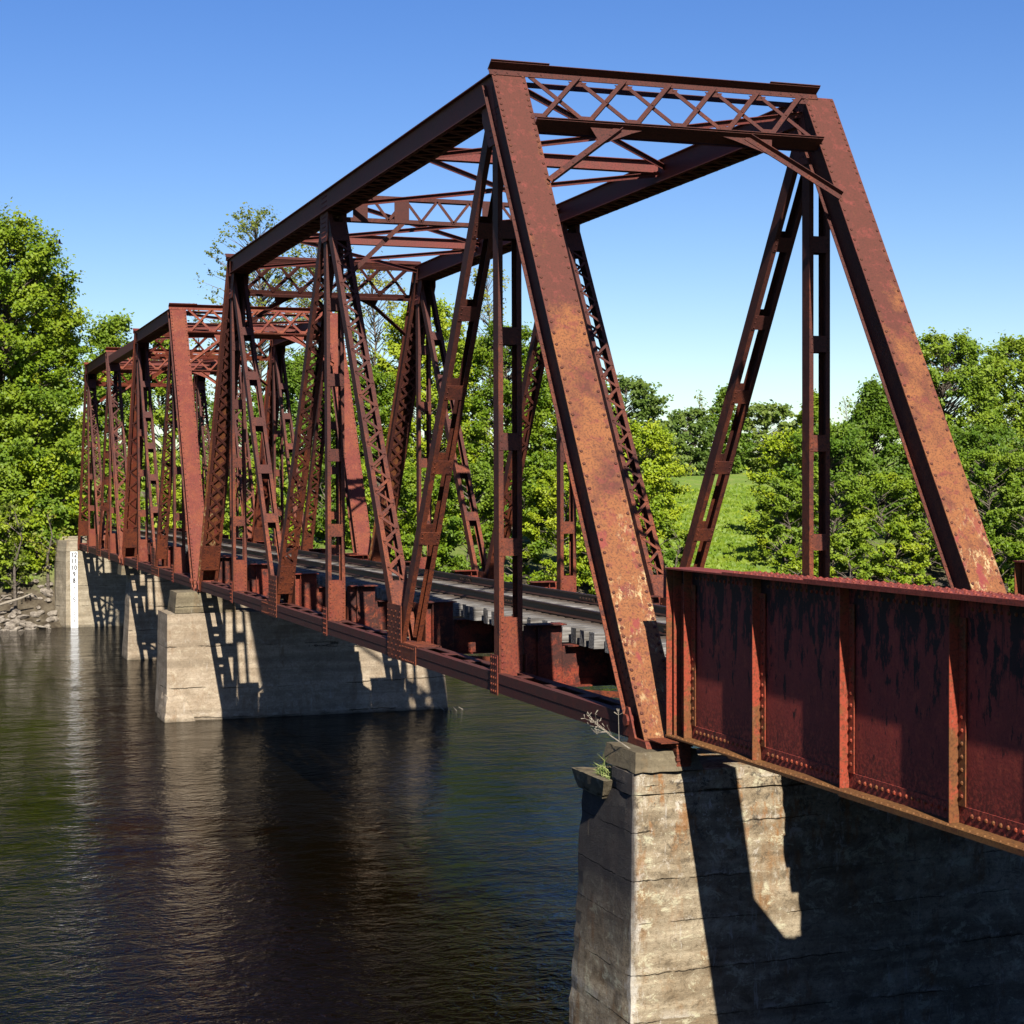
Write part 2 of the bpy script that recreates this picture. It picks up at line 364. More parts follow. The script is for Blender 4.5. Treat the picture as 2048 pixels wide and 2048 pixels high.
def truss_span(S, n, p, H, label, laced_diags, post_style, rivets=1):
    """n panels of length p from y=S; laced_diags: set of diagonal indices with lacing"""
    T = thing('truss_span', label, 'truss bridge', (W / 2, S, 0), 'steel truss spans over the river')
    D = .42; L0, Ln = S, S + n * p
    zc = H - D / 2
    topn = [S + k * p for k in range(1, n, 2)]                 # top chord nodes
    botn = [S + k * p for k in range(0, n + 1, 2)]
    for side, X in (('l', 0.0), ('r', W)):
        sgn = 1
        def V(x, y, z): return Vector((X + x, y, z))
        # ---- end posts
        for end in (0, 1):
            s = 1 if end == 0 else -1
            yb, yt = (L0, L0 + p) if end == 0 else (Ln, Ln - p)
            a = Vector((yb - s * .14, .05)); b = Vector((yt - s * .065, H))
            d = (b - a).normalized(); nn = Vector((d.y, -d.x)) * (1 if s > 0 else 1)
            if nn.y > 0: nn = -nn                               # towards the inside / underside
            def strip(o0, o1, z0=-.0, z1=None):
                q = []
                for o, zz in ((o0, 'b'), (o1, 'b'), (o1, 't'), (o0, 't')):
                    base = a + nn * o
                    if zz == 'b': t = (z0 - base.y) / d.y
                    else:
                        if z1 is None: t = (b + nn * o - base).length + o * .33
                        else: t = (z1 - base.y) / d.y
                    q.append(tuple(base + d * t))
                return q
            covered = (post_style[end] == 'cover')
            mb = MB()
            for sx in (-1, 1):
                mb.plate(strip(.0 if not covered else .012, D, .0), X + sx * .183, X + sx * .2)
                mb.plate(strip(D - .014, D, .0), X + sx * .2, X + sx * .272)      # lower outward lips
                if not covered: mb.plate(strip(0, .014, .0), X + sx * .2, X + sx * .27)
                if rivets:
                    for i in range(int(10.2 / .2)):
                        q = a + nn * (D - .014) + d * (.5 + i * .2)
                        if q.y < H - .8: mb.rivet((X + sx * .238, q.x, q.y), (0, -nn.x, -nn.y), .016)
                    # rivet field low on the web
                    if end == 1 or side == 'l':
                        for i in range(9):
                            for o in (.09, .2, .31):
                                q = a + nn * o + d * (.4 + i * .13); mb.rivet((X + sx * .2, q.x, q.y), (sx, 0, 0), .017)
            lo = a + nn * (D + .006); A3 = Vector((X, *(lo + d * 1.9))); B3 = Vector((X, *(lo + d * 9.2)))
            style = 'double' if (end == 1 and n == 6) else 'single'
            k = 1 if s > 0 else -1
            flat_zigzag(mb, A3, B3, 0, .19, .40 if style == 'double' else .34, .065, .012, both=(style == 'double'), rv=bool(rivets))
            # end batten on the inner face
            q0, q1 = lo + d * .95, lo + d * 1.8
            mb.bar((X, *q0), (X, *q1), .50, .014, (1, 0, 0))
            for i in range(8):
                for sx in (-1, 1):
                    q = lo + nn * .007 + d * (1.0 + i * .1); mb.rivet((X + sx * .21, q.x, q.y), (0, nn.x, nn.y), .018)
            if not covered:
                up = a - nn * .006; flat_zigzag(mb, (X, *(up + d * 1.4)), (X, *(up + d * 9.0)), 0, .2, .40, .06, .012)
                mb.bar((X, *(up + d * 9.05)), (X, *(up + d * 10.0)), .5, .012, (1, 0, 0))
            post = mb.build('end_post', ST_BROWN, T)
            if covered:
                mb = MB(); mb.plate(strip(-.004, .0121, .0, H - .02), X - .262, X + .262)
                N = int((b - a).length / .2)
                t = .12; mb.cur = 1
                while t < (b - a).length - .05:
                    for sx in (-1, 1):
                        q = a + d * t - nn * .004; mb.rivet((X + sx * .222, q.x, q.y), (0, -nn.x, -nn.y), .025)
                    t += .115 if (t < 1.6 or t > 9.2) else .19
                mb.build('cover_plate', ST_COVER if n == 6 else ST_RED, post, mat2=ST_RIVET)
            mb = MB()                                            # bearing shoe and pin
            mb.plate([(yb - .30, -.03), (yb + .30, -.03), (yb + .24, .05), (yb - .24, .05)], X - .3, X + .3)
            for sx in (-1, 1): mb.plate([(yb + s * .06, .05), (yb + s * .46, .05), (yb + s * .34, .40), (yb + s * .26, .40)], X + sx * .275, X + sx * .30)
            mb.sweep((X - .33, yb + s * .3, .24), (X + .33, yb + s * .3, .24), [(.075 * math.cos(i * .7854), .075 * math.sin(i * .7854)) for i in range(8)], (0, 1, 0))
            mb.build('bearing_shoe', ST_RED, T)
        # ---- top chord
        y0, y1 = topn[0] - .06, topn[-1] + .06
        mb = MB()
        for sx in (-1, 1):
            cut = .28
            mb.plate([(y0, H - .0125), (y0 + cut, H - D), (y1 - cut, H - D), (y1, H - .0125)], X + sx * .186, X + sx * .203)
            mb.box(*sorted((X + sx * .203, X + sx * .272)), y0 + cut, y1 - cut, H - D, H - D + .014)
            t = y0 + .5
            while t < y1 - .5:
                mb.rivet((X + sx * .24, t, H - D), (0, 0, -1), .015); t += .24
        mb.box(X - .265, X + .265, y0, y1, H - .0124, H + .004)
        flat_zigzag(mb, (X, y0 + .5, H - D - .008), (X, y1 - .5, H - D - .008), 0, .235, .26, .06, .014)
        for yy in topn[1:-1] if len(topn) > 2 else []:
            for i in range(3):
                for j in range(5): mb.rivet((X - .203, yy - .25 + j * .1, H - .1 - i * .1), (-1, 0, 0), .017)
        mb.build('top_chord', ST_MAROON, T)
        # ---- bottom chord
        mb = MB(); ya, yb = L0 + .32, Ln - .32
        for sx in (-1, 1):
            a0, a1 = sorted((X + sx * .2, X + sx * .215))
            mb.box(a0, a1, ya, yb, .0, .139); b0, b1 = sorted((X + sx * .197, X + sx * .2195)); mb.box(b0, b1, ya, yb, .145, .29)
            c0, c1 = sorted((X + sx * .09, X + sx * .197)); mb.box(c0, c1, ya, yb, .275, .2895); mb.box(c0, c1, ya, yb, .0, .012)
        t = ya + .6
        while t < yb - .5:
            mb.box(X - .12, X + .12, t, t + .3, -.011, -.001); mb.box(X - .12, X + .12, t, t + .3, .2905, .3); t += 1.25
        mb.build('bottom_chord', ST_LOW, T)
        # ---- hangers
        for k in range(1, n, 2):
            y = S + k * p; mb = MB(); Dh = .24; A, B = V(0, y, .02), V(0, y, H - .55)
            for sx in (-1, 1): channel(mb, A, B, sx, Dh)
            battens(mb, V(0, y, .6), V(0, y, H - .75), Dh, 1.5)
            hg = mb.build('hanger', ST_BROWN, T)
            mb = MB(); mb.box(X - .165, X + .165, y - Dh/2 - .014, y - Dh/2 - .002, .10, 1.12)
            mb.box(X - .165, X + .165, y + Dh/2 + .002, y + Dh/2 + .014, .10, 1.12)
            for i in range(10):
                for rx in (-.14, .14): mb.rivet((X + rx, y - Dh/2 - .014, .16 + i * .1), (0, -1, 0), .021)
            for sx in (-1, 1):
                mb.box(*sorted((X + sx * .221, X + sx * .236)), y - .17, y + .17, -.03, .56)
                for i in range(6):
                    for ry in (-.1, .0, .1): mb.rivet((X + sx * .236, y + ry, .02 + i * .1), (sx, 0, 0), .019)
            mb.build('base_plate', ST_RED, hg)
        # ---- diagonals
        di = 0
        for k in range(1, n - 1):
            yb_, yt_ = (S + (k + 1) * p, S + k * p) if k % 2 == 1 else (S + k * p, S + (k + 1) * p)
            A = V(0, yb_, .15); B = V(0, yt_, zc); d = (B - A).normalized(); L = (B - A).length
            A2, B2 = A + d * .18, B - d * .38; Dd = .25; mb = MB()
            for sx in (-1, 1): channel(mb, A2, B2, sx, Dd, .085)
            a3, b3 = A + d * 1.35, B - d * 1.1
            if k in laced_diags:
                for s2 in (-1, 1): flat_zigzag(mb, a3, b3, s2 * (Dd / 2 + .007), .15, .27, .055, .01, rv=bool(rivets))
                N = d.cross(Vector((1, 0, 0)))
                for s2 in (-1, 1):
                    for c, ln in ((A + d * .95, .8), (B - d * .85, .5)):
                        o = N * s2 * (Dd / 2 + .006)
                        mb.bar(c - d * ln / 2 + o, c + d * ln / 2 + o, .355, .011, (1, 0, 0))
                        if rivets:
                            for rx in (-.14, .14):
                                for i in range(4): mb.rivet(c + d * ((i - 1.5) * .16) + o + N * s2 * .006 + Vector((rx, 0, 0)), N * s2, .019)
            else: battens(mb, a3 - d * .3, b3 + d * .3, Dd, 1.35)
            mb.build('diagonal', ST_BROWN, T)
        # ---- gussets
        for y in topn:
            mb = MB(); e = 0 if y not in (topn[0], topn[-1]) else (1 if y == topn[0] else -1)
            poly = [(y - .34, H - .3), (y - .34, H - .86), (y - .2, H - 1.02), (y + .2, H - 1.02), (y + .34, H - .86), (y + .34, H - .3)]
            if e: poly = [(y + .06, H - .22), (y - .24, H - 1.05), (y + .24, H - 1.05), (y + .55, H - .6), (y + .55, H - .22)] if e > 0 else \
                         [(y - .55, H - .22), (y - .55, H - .6), (y - .24, H - 1.05), (y + .24, H - 1.05), (y - .06, H - .22)]
            for sx in (-1, 1):
                mb = MB()
                mb.plate(poly, X + sx * .1865, X + sx * .2045)
                for i in range(5):
                    for j in range(4):
                        mb.rivet((X + sx * .2045, y - .15 + j * .1 + (.02 if i % 2 else 0), H - .52 - i * .1), (sx, 0, 0), .017)
                mb.build('gusset_plate', ST_MAROON, T)
        for y in botn[1:-1]:
            s = 1 if y < S + n * p / 2 else -1
            if n == 4: s = 1
            mb = MB()
            poly = [(y - s * 1.32, -.012), (y + s * .52, -.012), (y + s * .52, .97), (y - s * .4, .97), (y - s * .4, .31), (y - s * 1.32, .31)]
            for sx in (-1, 1):
                mb = MB()
                mb.plate(poly, X + sx * .2215, X + sx * .237)
                for i in range(9):
                    for j in range(7):
                        if (i + j) % 2 == 0 or j in (0, 6): mb.rivet((X + sx * .237, y - s * .34 + s * j * .135, .05 + i * .1), (sx, 0, 0), .018)
                for i in range(8):
                    for zz in (.03, .26): mb.rivet((X + sx * .237, y - s * (.5 + i * .1), zz), (sx, 0, 0), .017)
                mb.build('gusset_plate', ST_BROWN, T)
            mb = MB(); mb.box(X - .2, X + .2, *sorted((y - s * 1.3, y - s * .35)), .301, .315)
            for i in range(9):
                for rx in (-.16, .16): mb.rivet((X + rx, y - s * (.4 + i * .1), .315), (0, 0, 1), .016)
            mb.build('splice_plate', ST_BROWN, T)
    # ---- floor beams and stringers
    for k in range(0, n + 1):
        y = S + k * p + (.30 if k == 0 else -.30 if k == n else 0); mb = MB()
        x0, x1 = .24, W - .24
        mb.box(x0 + .62, x1 - .62, y - .007, y + .007, .064, .655)
        mb.box(x0, x1, y - .16, y + .16, .045, .0635); mb.box(x0 + .66, x1 - .66, y - .16, y + .16, .655, .672)
        for e in (0, 1):
            f = (lambda a: x0 + a) if e == 0 else (lambda a: x1 - a)
            mb.box(*sorted((f(0), f(.615))), y - .007, y + .007, .064, .985); mb.box(*sorted((f(.04), f(.64))), y - .16, y + .16, .985, 1.003)
            for sy in (-1, 1): mb.box(*sorted((f(.20), f(.30))), *sorted((y + sy * .0072, y + sy * .018)), .17, .96); mb.box(*sorted((f(.197), f(.21))), *sorted((y + sy * .0182, y + sy * .12)), .17, .96)
            for i in range(7): mb.rivet((f(.25), y - .018, .2 + i * .11), (0, -1, 0), .018)
        for sy in (-1, 1): mb.box(x0 + .01, x1 - .01, *sorted((y + sy * .0072, y + sy * .02)), .064, .165)
        for i in range(18): mb.rivet((x0 + .12 + i * .27, y - .02, .115), (0, -1, 0), .018)
        mb.build('floor_beam', ST_BEAM, T)
    for xx in (W / 2 - 1.0, W / 2 + 1.0):
        mb = MB()
        for k in range(n):
            ya = S + k * p + .02 + (.3 if k == 0 else 0); yb = S + (k + 1) * p - .02 - (.3 if k == n - 1 else 0)
            mb.box(xx - .006, xx + .006, ya, yb, .10, .66)
            for z0 in (.085, .66): mb.box(xx - .11, xx + .11, ya, yb, z0, z0 + .016)
        mb.build('stringer', ST_RAIL, T)
    mb = MB()                                                  # bottom laterals
    for k in range(n):
        ya, yb = S + k * p, S + (k + 1) * p
        mb.bar((.2, ya + .2, .03), (W - .2, yb - .2, .03), .09, .012, (0, 0, 1)); mb.bar((.2, yb - .2, .045), (W - .2, ya + .2, .045), .09, .012, (0, 0, 1))
    mb.build('bottom_lateral', ST_BROWN, T)
    # ---- portals, in the planes of the end posts
    for end in (0, 1):
        s = 1 if end == 0 else -1
        yb, yt = (L0, L0 + p) if end == 0 else (Ln, Ln - p)
        d2 = (Vector((yt - s * .065, H)) - Vector((yb - s * .14, .05))).normalized()
        dv = Vector((0, d2.x, d2.y)); nv = Vector((0, -d2.y * s, d2.x * s)) ; nv = nv if nv.z > 0 else -nv
        top = Vector((0, yt - s * .065, H))
        def P(x, v, nn_=0): return Vector((x, 0, 0)) + top - dv * v + nv * nn_
        mb = MB(); x0, x1 = -.30, W - .02
        ang = Vector((1, 0, 0))
        # top angle pair: lit leg in the plane, dark leg standing out
        def slab(xa, xb, v0, v1, n0, n1, mbx):
            vs = [P(x, v, q) for x in (xa, xb) for v in (v0, v1) for q in (n0, n1)]
            mbx.add(vs, [(0,1,3,2),(4,6,7,5),(0,4,5,1),(2,3,7,6),(0,2,6,4),(1,5,7,3)])
        slab(x0, x1, -.075, -.065, .0, .16, mb); slab(x0, x1, -.065, .05, .006, .018, mb)
        slab(.28, W - .28, -.065, .04, -.22, -.208, mb)
        slab(x0, .62, -.0875, -.0755, -.02, .19, mb); slab(W - .9, x1, -.0875, -.0755, -.02, .19, mb)
        for i in range(5):
            mb.rivet(P(-.2 + i * .18, -.07, .11), -dv * -1, .016); mb.rivet(P(-.2 + i * .18, .0, .018), nv, .018)
            mb.rivet(P(W - .85 + i * .18, .0, .018), nv, .018)
        vb = .96
        slab(.24, W - .24, vb, vb + .012, .0, .15, mb); slab(.24, W - .24, vb - .09, vb, .004, .016, mb)
        slab(.24, W - .24, vb + .012, vb + .024, -.15, .12, mb)
        slab(.24, W - .24, vb - .08, vb, -.22, -.208, mb)
        k = 6; xl, xr = .34, W - .34; st = (xr - xl) / k; v0, v1 = .02, vb - .06
        for i in range(k):
            a, b = P(xl + i * st, v1, .024), P(xl + (i + 1) * st, v0, .024)
            if s > 0: c, e = P(xl + i * st, v0, -.004), P(xl + (i + 1) * st, v1, -.004)
            else: c, e = P(xl + i * st, v0, -.004), P(xl + (i + 1) * st, v1, -.004)
            dd = (b - a).normalized()
            mb.sweep(a, b, [(-.04, 0), (.04, 0), (.04, .012), (-.028, .012), (-.028, .07), (-.04, .07)], nv.cross(dd))
            mb.bar(c, e, .075, .012, nv.cross(e - c))
            mb.rivet((a + b) / 2 + nv * .016, nv, .02)
            for (xx, vv, sg) in ((xl + i * st, v1, -1), (xl + (i + 1) * st, v0, 1)):
                vs = [P(xx - .15, vv + sg * .05, .008), P(xx + .15, vv + sg * .05, .008), P(xx + .09, vv + sg * .14, .008), P(xx - .09, vv + sg * .14, .008)]
                vs += [q - nv * .009 for q in vs]
                mb.add(vs, [(0,1,2,3),(7,6,5,4),(0,4,5,1),(1,5,6,2),(2,6,7,3),(3,7,4,0)])
                for rx in (-.06, .06): mb.rivet(P(xx + rx, vv + sg * .08, .008), nv, .017)
        pf = mb.build('portal_frame', ST_BROWN if n == 6 else ST_RED, T)
        for sx in (-1, 1):
            cx = W / 2; mb = MB()
            a, b = P(cx + sx * (cx - .24), vb + 1.12, .03), P(cx + sx * (cx - 1.55), vb + .03, .03)
            dd = (b - a).normalized()
            mb.sweep(a, b, [(-.055, 0), (.055, 0), (.055, .012), (-.043, .012), (-.043, .085), (-.055, .085)], nv.cross(dd) * (1 if s > 0 else -1))
            vs = [P(cx + sx * (cx - 1.1), vb + .026, .02), P(cx + sx * (cx - 1.95), vb + .026, .02), P(cx + sx * (cx - 1.75), vb + .10, .02), P(cx + sx * (cx - 1.2), vb + .36, .02)]
            vs += [q + nv * .01 for q in vs]
            mb.add(vs, [(0,1,2,3),(7,6,5,4),(0,4,5,1),(1,5,6,2),(2,6,7,3),(3,7,4,0)])
            for i in range(5): mb.rivet(a.lerp(b, .15 + i * .18) + nv * .012, nv, .017)
            mb.build('knee_brace', ST_BROWN if n == 6 else ST_RED, pf)
    # ---- top struts and laterals
    for k in range(2, n - 1):
        y = S + k * p; mb = MB()
        if k % 2 == 0:
            for z in (H - .02, H - .24): mb.box(.27, W - .27, y - .09, y + .09, z - .012, z)
            mb.box(.27, W - .27, y - .006, y + .006, H - .24, H - .032)
            mb.build('top_strut', ST_MAROON, T)
        else:
            for z in (H - .02, H - .50):
                mb.box(.27, W - .27, y - .10, y + .10, z, z + .012); mb.box(.27, W - .27, y - .10, y - .088, z - .07, z); mb.box(.27, W - .27, y + .088, y + .10, z - .07, z)
            m_ = 12; st = (W - .9) / m_
            for i in range(m_):
                za, zb = (H - .07, H - .52) if i % 2 else (H - .52, H - .07)
                mb.bar((.45 + i * st, y - .106, za), (.45 + (i + 1) * st, y - .106, zb), .06, .012, Vector((0, 1, 0)).cross(Vector((st, 0, zb - za))))
            for xx in (.55, 1.45, W / 2 + .8, W - .6): mb.box(xx - .16, xx + .16, y - .122, y - .112, H - .57, H - .03)
            mb.build('sway_frame', ST_BROWN, T)
            for sx in (-1, 1):
                mb = MB(); cx = W / 2
                mb.bar((cx + sx * (cx - .25), y - .06, H - 1.75), (cx + sx * (cx - 1.5), y - .06, H - .55), .09, .09, (0, 1, 0)); mb.build('knee_brace', ST_BROWN, T)
    for k in range(1, n - 1):
        ya, yb = S + k * p, S + (k + 1) * p
        for (xa, xb, dz) in ((.2, W - .2, 0), (W - .2, .2, -.1)):
            mb = MB(); z = H - .11 + dz
            a, b = Vector((xa, ya + .1, z)), Vector((xb, yb - .1, z)); X_ = Vector((0, 0, 1)).cross(b - a)
            mb.bar(a, b, .10, .012, X_); mb.bar(a + Vector((0, 0, -.045)), b + Vector((0, 0, -.045)), .012, .078, X_)
            mb.build('top_lateral', ST_MAROON, T)
    return T

S1 = 0.0; P1 = 5.567; H1 = 9.215
S2 = 6 * P1 + .734; P2 = 4.6155; H2 = 8.955
S3 = S2 + 4 * P2 + .425
truss_span(S1, 6, P1, H1, 'nearest and longest truss span, tan rusted end posts beside the plate girder', {2, 3}, ('cover', 'cover'))
truss_span(S2, 4, P2, H2, 'middle truss span, short and red, between the buff pier and the slim far pier', {1}, ('cover', 'cover'))
t3 = truss_span(S3, 4, P2, H2, 'farthest truss span, red with latticed end posts, reaching the abutment with the depth gauge', {2}, ('laced', 'laced'))
mb = MB(); mb.box(-.2, .2, S2 + 3 * P2 + .1, S3 + P2 - .1, H2 - .55, H2 - .22); mb.build('tie_strut', ST_MAROON, t3)

# ------------------------------------------------------------------ plate girder span at the near end
GY0, GY1 = -.22, -13.6
G = thing('girder_span', 'red riveted plate girder span in front of the nearest truss, black stained web', 'girder bridge', (W / 2, (GY0 + GY1) / 2, .1))
STY = (-.30, -.58, -2.33, -4.19, -6.08, -7.95, -9.8, -11.65, -13.4)
def girder(cx, outer):
    s = outer                                                   # -1: outer face towards -x
    mb = MB(); zb, zt = .10, 2.09
    mb.box(cx - .006, cx + .006, GY1, GY0, zb + .018, zt)
    for sx in (-1, 1):
        for z0, z1 in ((zb + .0182, zb + .17), (zt - .17, zt - .0002)): mb.box(*sorted((cx + sx * .0062, cx + sx * .02)), GY1, GY0, z0, z1)
    mb.cur = 1; y = -.3
    while y > -13:
        if min(abs(y - q) for q in STY) > .13:
            for sx in (-1, 1): mb.rivet((cx + sx * .02, y, zb + .105), (sx, 0, 0), .023); mb.rivet((cx + sx * .02, y, zt - .09), (sx, 0, 0), .021)
        y -= .105
    web = mb.build('girder', ST_GIRDER, G, mat2=ST_STIFF)
    mb = MB(); mb.box(cx - .2, cx + .2, GY1, GY0 + .01, zt, zt + .018); mb.box(cx - .2, cx + .2, GY1, -1.75, zt + .018, zt + .034); mb.box(cx - .2, cx + .2, GY1, -3.6, zt + .034, zt + .05)
    y = -.35
    while y > GY1:
        zz = zt + (.018 if y > -1.75 else .034 if y > -3.6 else .05)
        if y < -1.9:
            for rx in (-.155, -.09, .09, .155): mb.rivet((cx + rx, y, zz), (0, 0, 1), .021)
        y -= .135
    mb.build('top_flange', ST_SALMON, web)
    mb = MB(); mb.box(cx - .2, cx + .2, GY1, GY0 + .01, zb, zb + .018); mb.box(cx - .2, cx + .2, GY1, -1.9, zb - .017, zb); mb.box(cx - .2, cx + .2, GY1, -4.3, zb - .034, zb - .017)
    y = -.3
    while y > GY1:
        for rx in (-.15,): mb.rivet((cx + s * .165, y, zb + .018), (0, 0, 1), .017)
        y -= .11
    mb.build('bottom_flange', ST_OCHRE, web)
    for yy in STY:
        mb = MB()
        for sx in (-1, 1):
            mb.box(*sorted((cx + sx * .0205, cx + sx * .122)), yy - .006, yy + .006, zb + .019, zt - .001)
            mb.box(*sorted((cx + sx * .0205, cx + sx * .032)), yy - .115, yy - .0062, zb + .172, zt - .172)
            if yy == -.30: mb.box(*sorted((cx + sx * .0205, cx + sx * .185)), GY0 - .012, GY0, zb + .019, zt - .001)
            for i in range(14): mb.rivet((cx + sx * .032, yy - .065, zb + .26 + i * .115), (sx, 0, 0), .021)
        mb.build('stiffener', ST_STIFF, web)
girder(.17, -1); girder(W - .17, 1)
for k, yy in enumerate((-.55, -4.4, -6.05, -7.95, -9.8, -11.9)):
    mb = MB(); mb.box(.2, W - .2, yy - .007, yy + .007, .12, .43); mb.box(.2, W - .2, yy - .12, yy + .12, .105, .119); mb.box(.2, W - .2, yy - .06, yy + .06, .431, .445); mb.build('floor_beam', ST_BROWN, G)
    if k:
        for sg, cx in ((1, 0), (-1, W)):                            # knee brackets between girder and floor beam, later ones enlarged to block sun
            mb = MB(); vs = [(cx + sg * a, yy + b, z) for b in (-.022, -.010) for a, z in ((.20, .12), (1.12, .12), (1.12, .43 if k == 1 else 1.9), (.20, 1.55 if k == 1 else 2.05))]
            mb.add(vs, [(0,1,2,3),(7,6,5,4),(0,4,5,1),(1,5,6,2),(2,6,7,3),(3,7,4,0)]); mb.build('knee_bracket', ST_BROWN, G)
for xx in (W / 2 - 1.0, W / 2 + 1.0):
    mb = MB()
    for a, b in ((-.57, -4.38), (-4.42, -6.03), (-6.07, -7.93), (-7.97, -9.78), (-9.82, -11.88)): mb.box(xx - .1, xx + .1, b, a, .25, .67)
    mb.build('stringer', ST_BROWN, G)
mb = MB()
for i in range(4): mb.box(3.94 + i * .225, 4.16 + i * .225, GY1 + .2, -.3 + .04 * i, .925, .965)
mb.build('shade_planks', TIE, G)  # unseen planks added to keep sunlight off the pier
for cx in (.17, W - .17):                                        # steel packing under the near girder seats
    mb = MB()
    for i in range(9):
        z = -.255 + i * .036; j = random.uniform(-.012, .012)
        mb.box(cx - .2 + j, cx - .02 + j, -.56 + j, -.2, z, z + .033)
    mb.box(cx - .42, cx - .1, -.60, -.2, .069, .0815)
    mb.build('bearing_packing', ST_BROWN, G)

# ------------------------------------------------------------------ track
TK = thing('railway_track', 'old railway track of brown rails on grey weathered timber ties along the deck', 'railway track', (W / 2, 30, .69))
def rail(mb, x, y0, y1, z0):
    pr = [(-.065, 0), (.065, 0), (.065, .012), (.014, .035), (.010, .115), (.034, .125), (.034, .158), (-.034, .158), (-.034, .125), (-.010, .115), (-.014, .035), (-.065, .012)]
    mb.sweep((x, y0, z0), (x, y1, z0), [(u, v) for u, v in pr], (-1, 0, 0))
for x in (W / 2 - .755, W / 2 + .755):
    mb = MB(); rail(mb, x, -13.5, 110, .925); mb.build('rail', ST_RAIL, TK)
for x in (W / 2 - .755, W / 2 + .755):                          # joint bars, bolts
    for y in (3.2, 10.4, 17.8, 25.2, 33.0, 41.0, 52.0):
        for sx in (-1, 1):
            mb = MB(); mb.box(*sorted((x + sx * .016, x + sx * .034)), y, y + .75, .962, 1.035)
            for i in range(5): mb.rivet((x + sx * .034, y + .08 + i * .15, 1.0), (sx, 0, 0), .022)
            mb.build('joint_bar', ST_RAIL, TK)
rest = MB(); y = -13.4; tn = 0; rnd = random.Random(3)
while y < 71.5:
    l, r_ = 1.08 + rnd.uniform(-.09, .12), W - 1.1 + rnd.uniform(-.08, .05); dz = rnd.uniform(-.008, .008); wd = rnd.uniform(.19, .235)
    tgt = MB() if (-1.0 < y and tn < 100) else rest
    n0 = 3
    vs = []
    for (x, k) in ((l, 1), (r_, -1)):
        for (yy, zz) in ((y, .676 + dz), (y + wd, .676 + dz), (y + wd + rnd.uniform(-.01, .01), .914 + dz), (y + rnd.uniform(-.01, .01), .914 + dz)): vs.append((x + rnd.uniform(-.012, .012), yy, zz))
    tgt.add(vs, [(0,1,2,3),(7,6,5,4),(0,4,5,1),(1,5,6,2),(2,6,7,3),(3,7,4,0)])
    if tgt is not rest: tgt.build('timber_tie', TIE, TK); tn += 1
    y += .385 + rnd.uniform(-.02, .02)
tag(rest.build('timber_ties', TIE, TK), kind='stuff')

# ------------------------------------------------------------------ piers and abutment
def solid(name, corners_b, corners_t, zb, zt, mat, parent=None, sub=.16, rough=.03, seed=0):
    """frustum with subdivided, roughened faces; corners counter-clockwise"""
    bm = bmesh.new()
    vb = [bm.verts.new((x, y, zb)) for x, y in corners_b]; vt = [bm.verts.new((x, y, zt)) for x, y in corners_t]
    n = len(vb); bm.faces.new(vb[::-1]); bm.faces.new(vt)
    for i in range(n): bm.faces.new((vb[i], vb[(i + 1) % n], vt[(i + 1) % n], vt[i]))
    for e in list(bm.edges):
        pass
    for _ in range(7):
        es = [e for e in bm.edges if e.calc_length() > sub * 2]
        if not es: break
        bmesh.ops.subdivide_edges(bm, edges=es, cuts=1, use_grid_fill=True)
    bmesh.ops.triangulate(bm, faces=[f for f in bm.faces if len(f.verts) > 4])
    bm.normal_update()
    from mathutils import noise as N
    for v in bm.verts:
        q = v.co * 2.3 + Vector((seed * 7.1, 0, 0)); k = N.noise(q) * .6 + N.noise(q * 3.1) * .4
        sharp = len({tuple(round(c, 1) for c in f.normal) for f in v.link_faces}) > 1
        edge = -abs(N.noise(v.co * 5 + Vector((3, seed, 1)))) * rough * 1.7 if sharp else 0
        v.co += v.normal * (k * rough * .55 + edge)
    me = bpy.data.meshes.new(name); bm.to_mesh(me); bm.free(); me.materials.append(mat)
    o = bpy.data.objects.new(name, me); C.objects.link(o)
    if parent: o.parent = parent; me.transform(Matrix.Translation(-Vector(parent.location)))
    return o
def rect(x0, x1, y0, y1): return [(x0, y0), (x1, y0), (x1, y1), (x0, y1)]
np_ = thing('bridge_pier', 'nearest concrete pier, streaked white, under the plate girder end', 'pier', (2.6, .4, ZW), 'concrete piers in the river')
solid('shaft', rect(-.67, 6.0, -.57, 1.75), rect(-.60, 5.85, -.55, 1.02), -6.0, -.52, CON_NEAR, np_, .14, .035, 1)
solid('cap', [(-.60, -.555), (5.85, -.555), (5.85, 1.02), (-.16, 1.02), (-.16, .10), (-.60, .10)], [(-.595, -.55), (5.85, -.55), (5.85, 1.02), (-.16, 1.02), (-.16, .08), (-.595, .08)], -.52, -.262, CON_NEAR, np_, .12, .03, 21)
solid('ledge_block', rect(-.66, -.17, .22, 1.05), rect(-.72, -.17, .04, 1.10), -.68, -.43, CON_CAP, np_, .1, .03, 2)
for cx in (0, W):
    solid('bearing_block', rect(-.58 + cx, .30 + cx, -.60, .50), rect(-.52 + cx, .26 + cx, -.47, .42), -.262, -.03, CON_CAP, np_, .08, .02, 3 + cx)
p1 = thing('bridge_pier', 'broad buff concrete pier with a stepped top, standing mid river under two trusses', 'pier', (3, 34, ZW), 'concrete piers in the river')
solid('shaft', rect(-1.36, 7.6, 32.55, 35.4), rect(-1.22, 7.15, 33.0, 35.0), -6.2, -.66, CON_MID, p1, .22, .03, 5)
for cx in (0, W): solid('bearing_block', rect(-.98 + cx, .85 + cx, 33.1, 34.7), rect(-.92 + cx, .8 + cx, 33.15, 34.6), -.66, -.03, CON_CAP, p1, .15, .03, 6 + cx)
solid('footing', rect(-1.62, .2, 32.2, 34.6), rect(-1.30, -.75, 32.66, 34.0), -5.6, -3.05, CON_MID, p1, .15, .07, 8)
p2 = thing('bridge_pier', 'slim dim concrete pier farther back, shadowed by lattice bars', 'pier', (2.6, 53, ZW), 'concrete piers in the river')
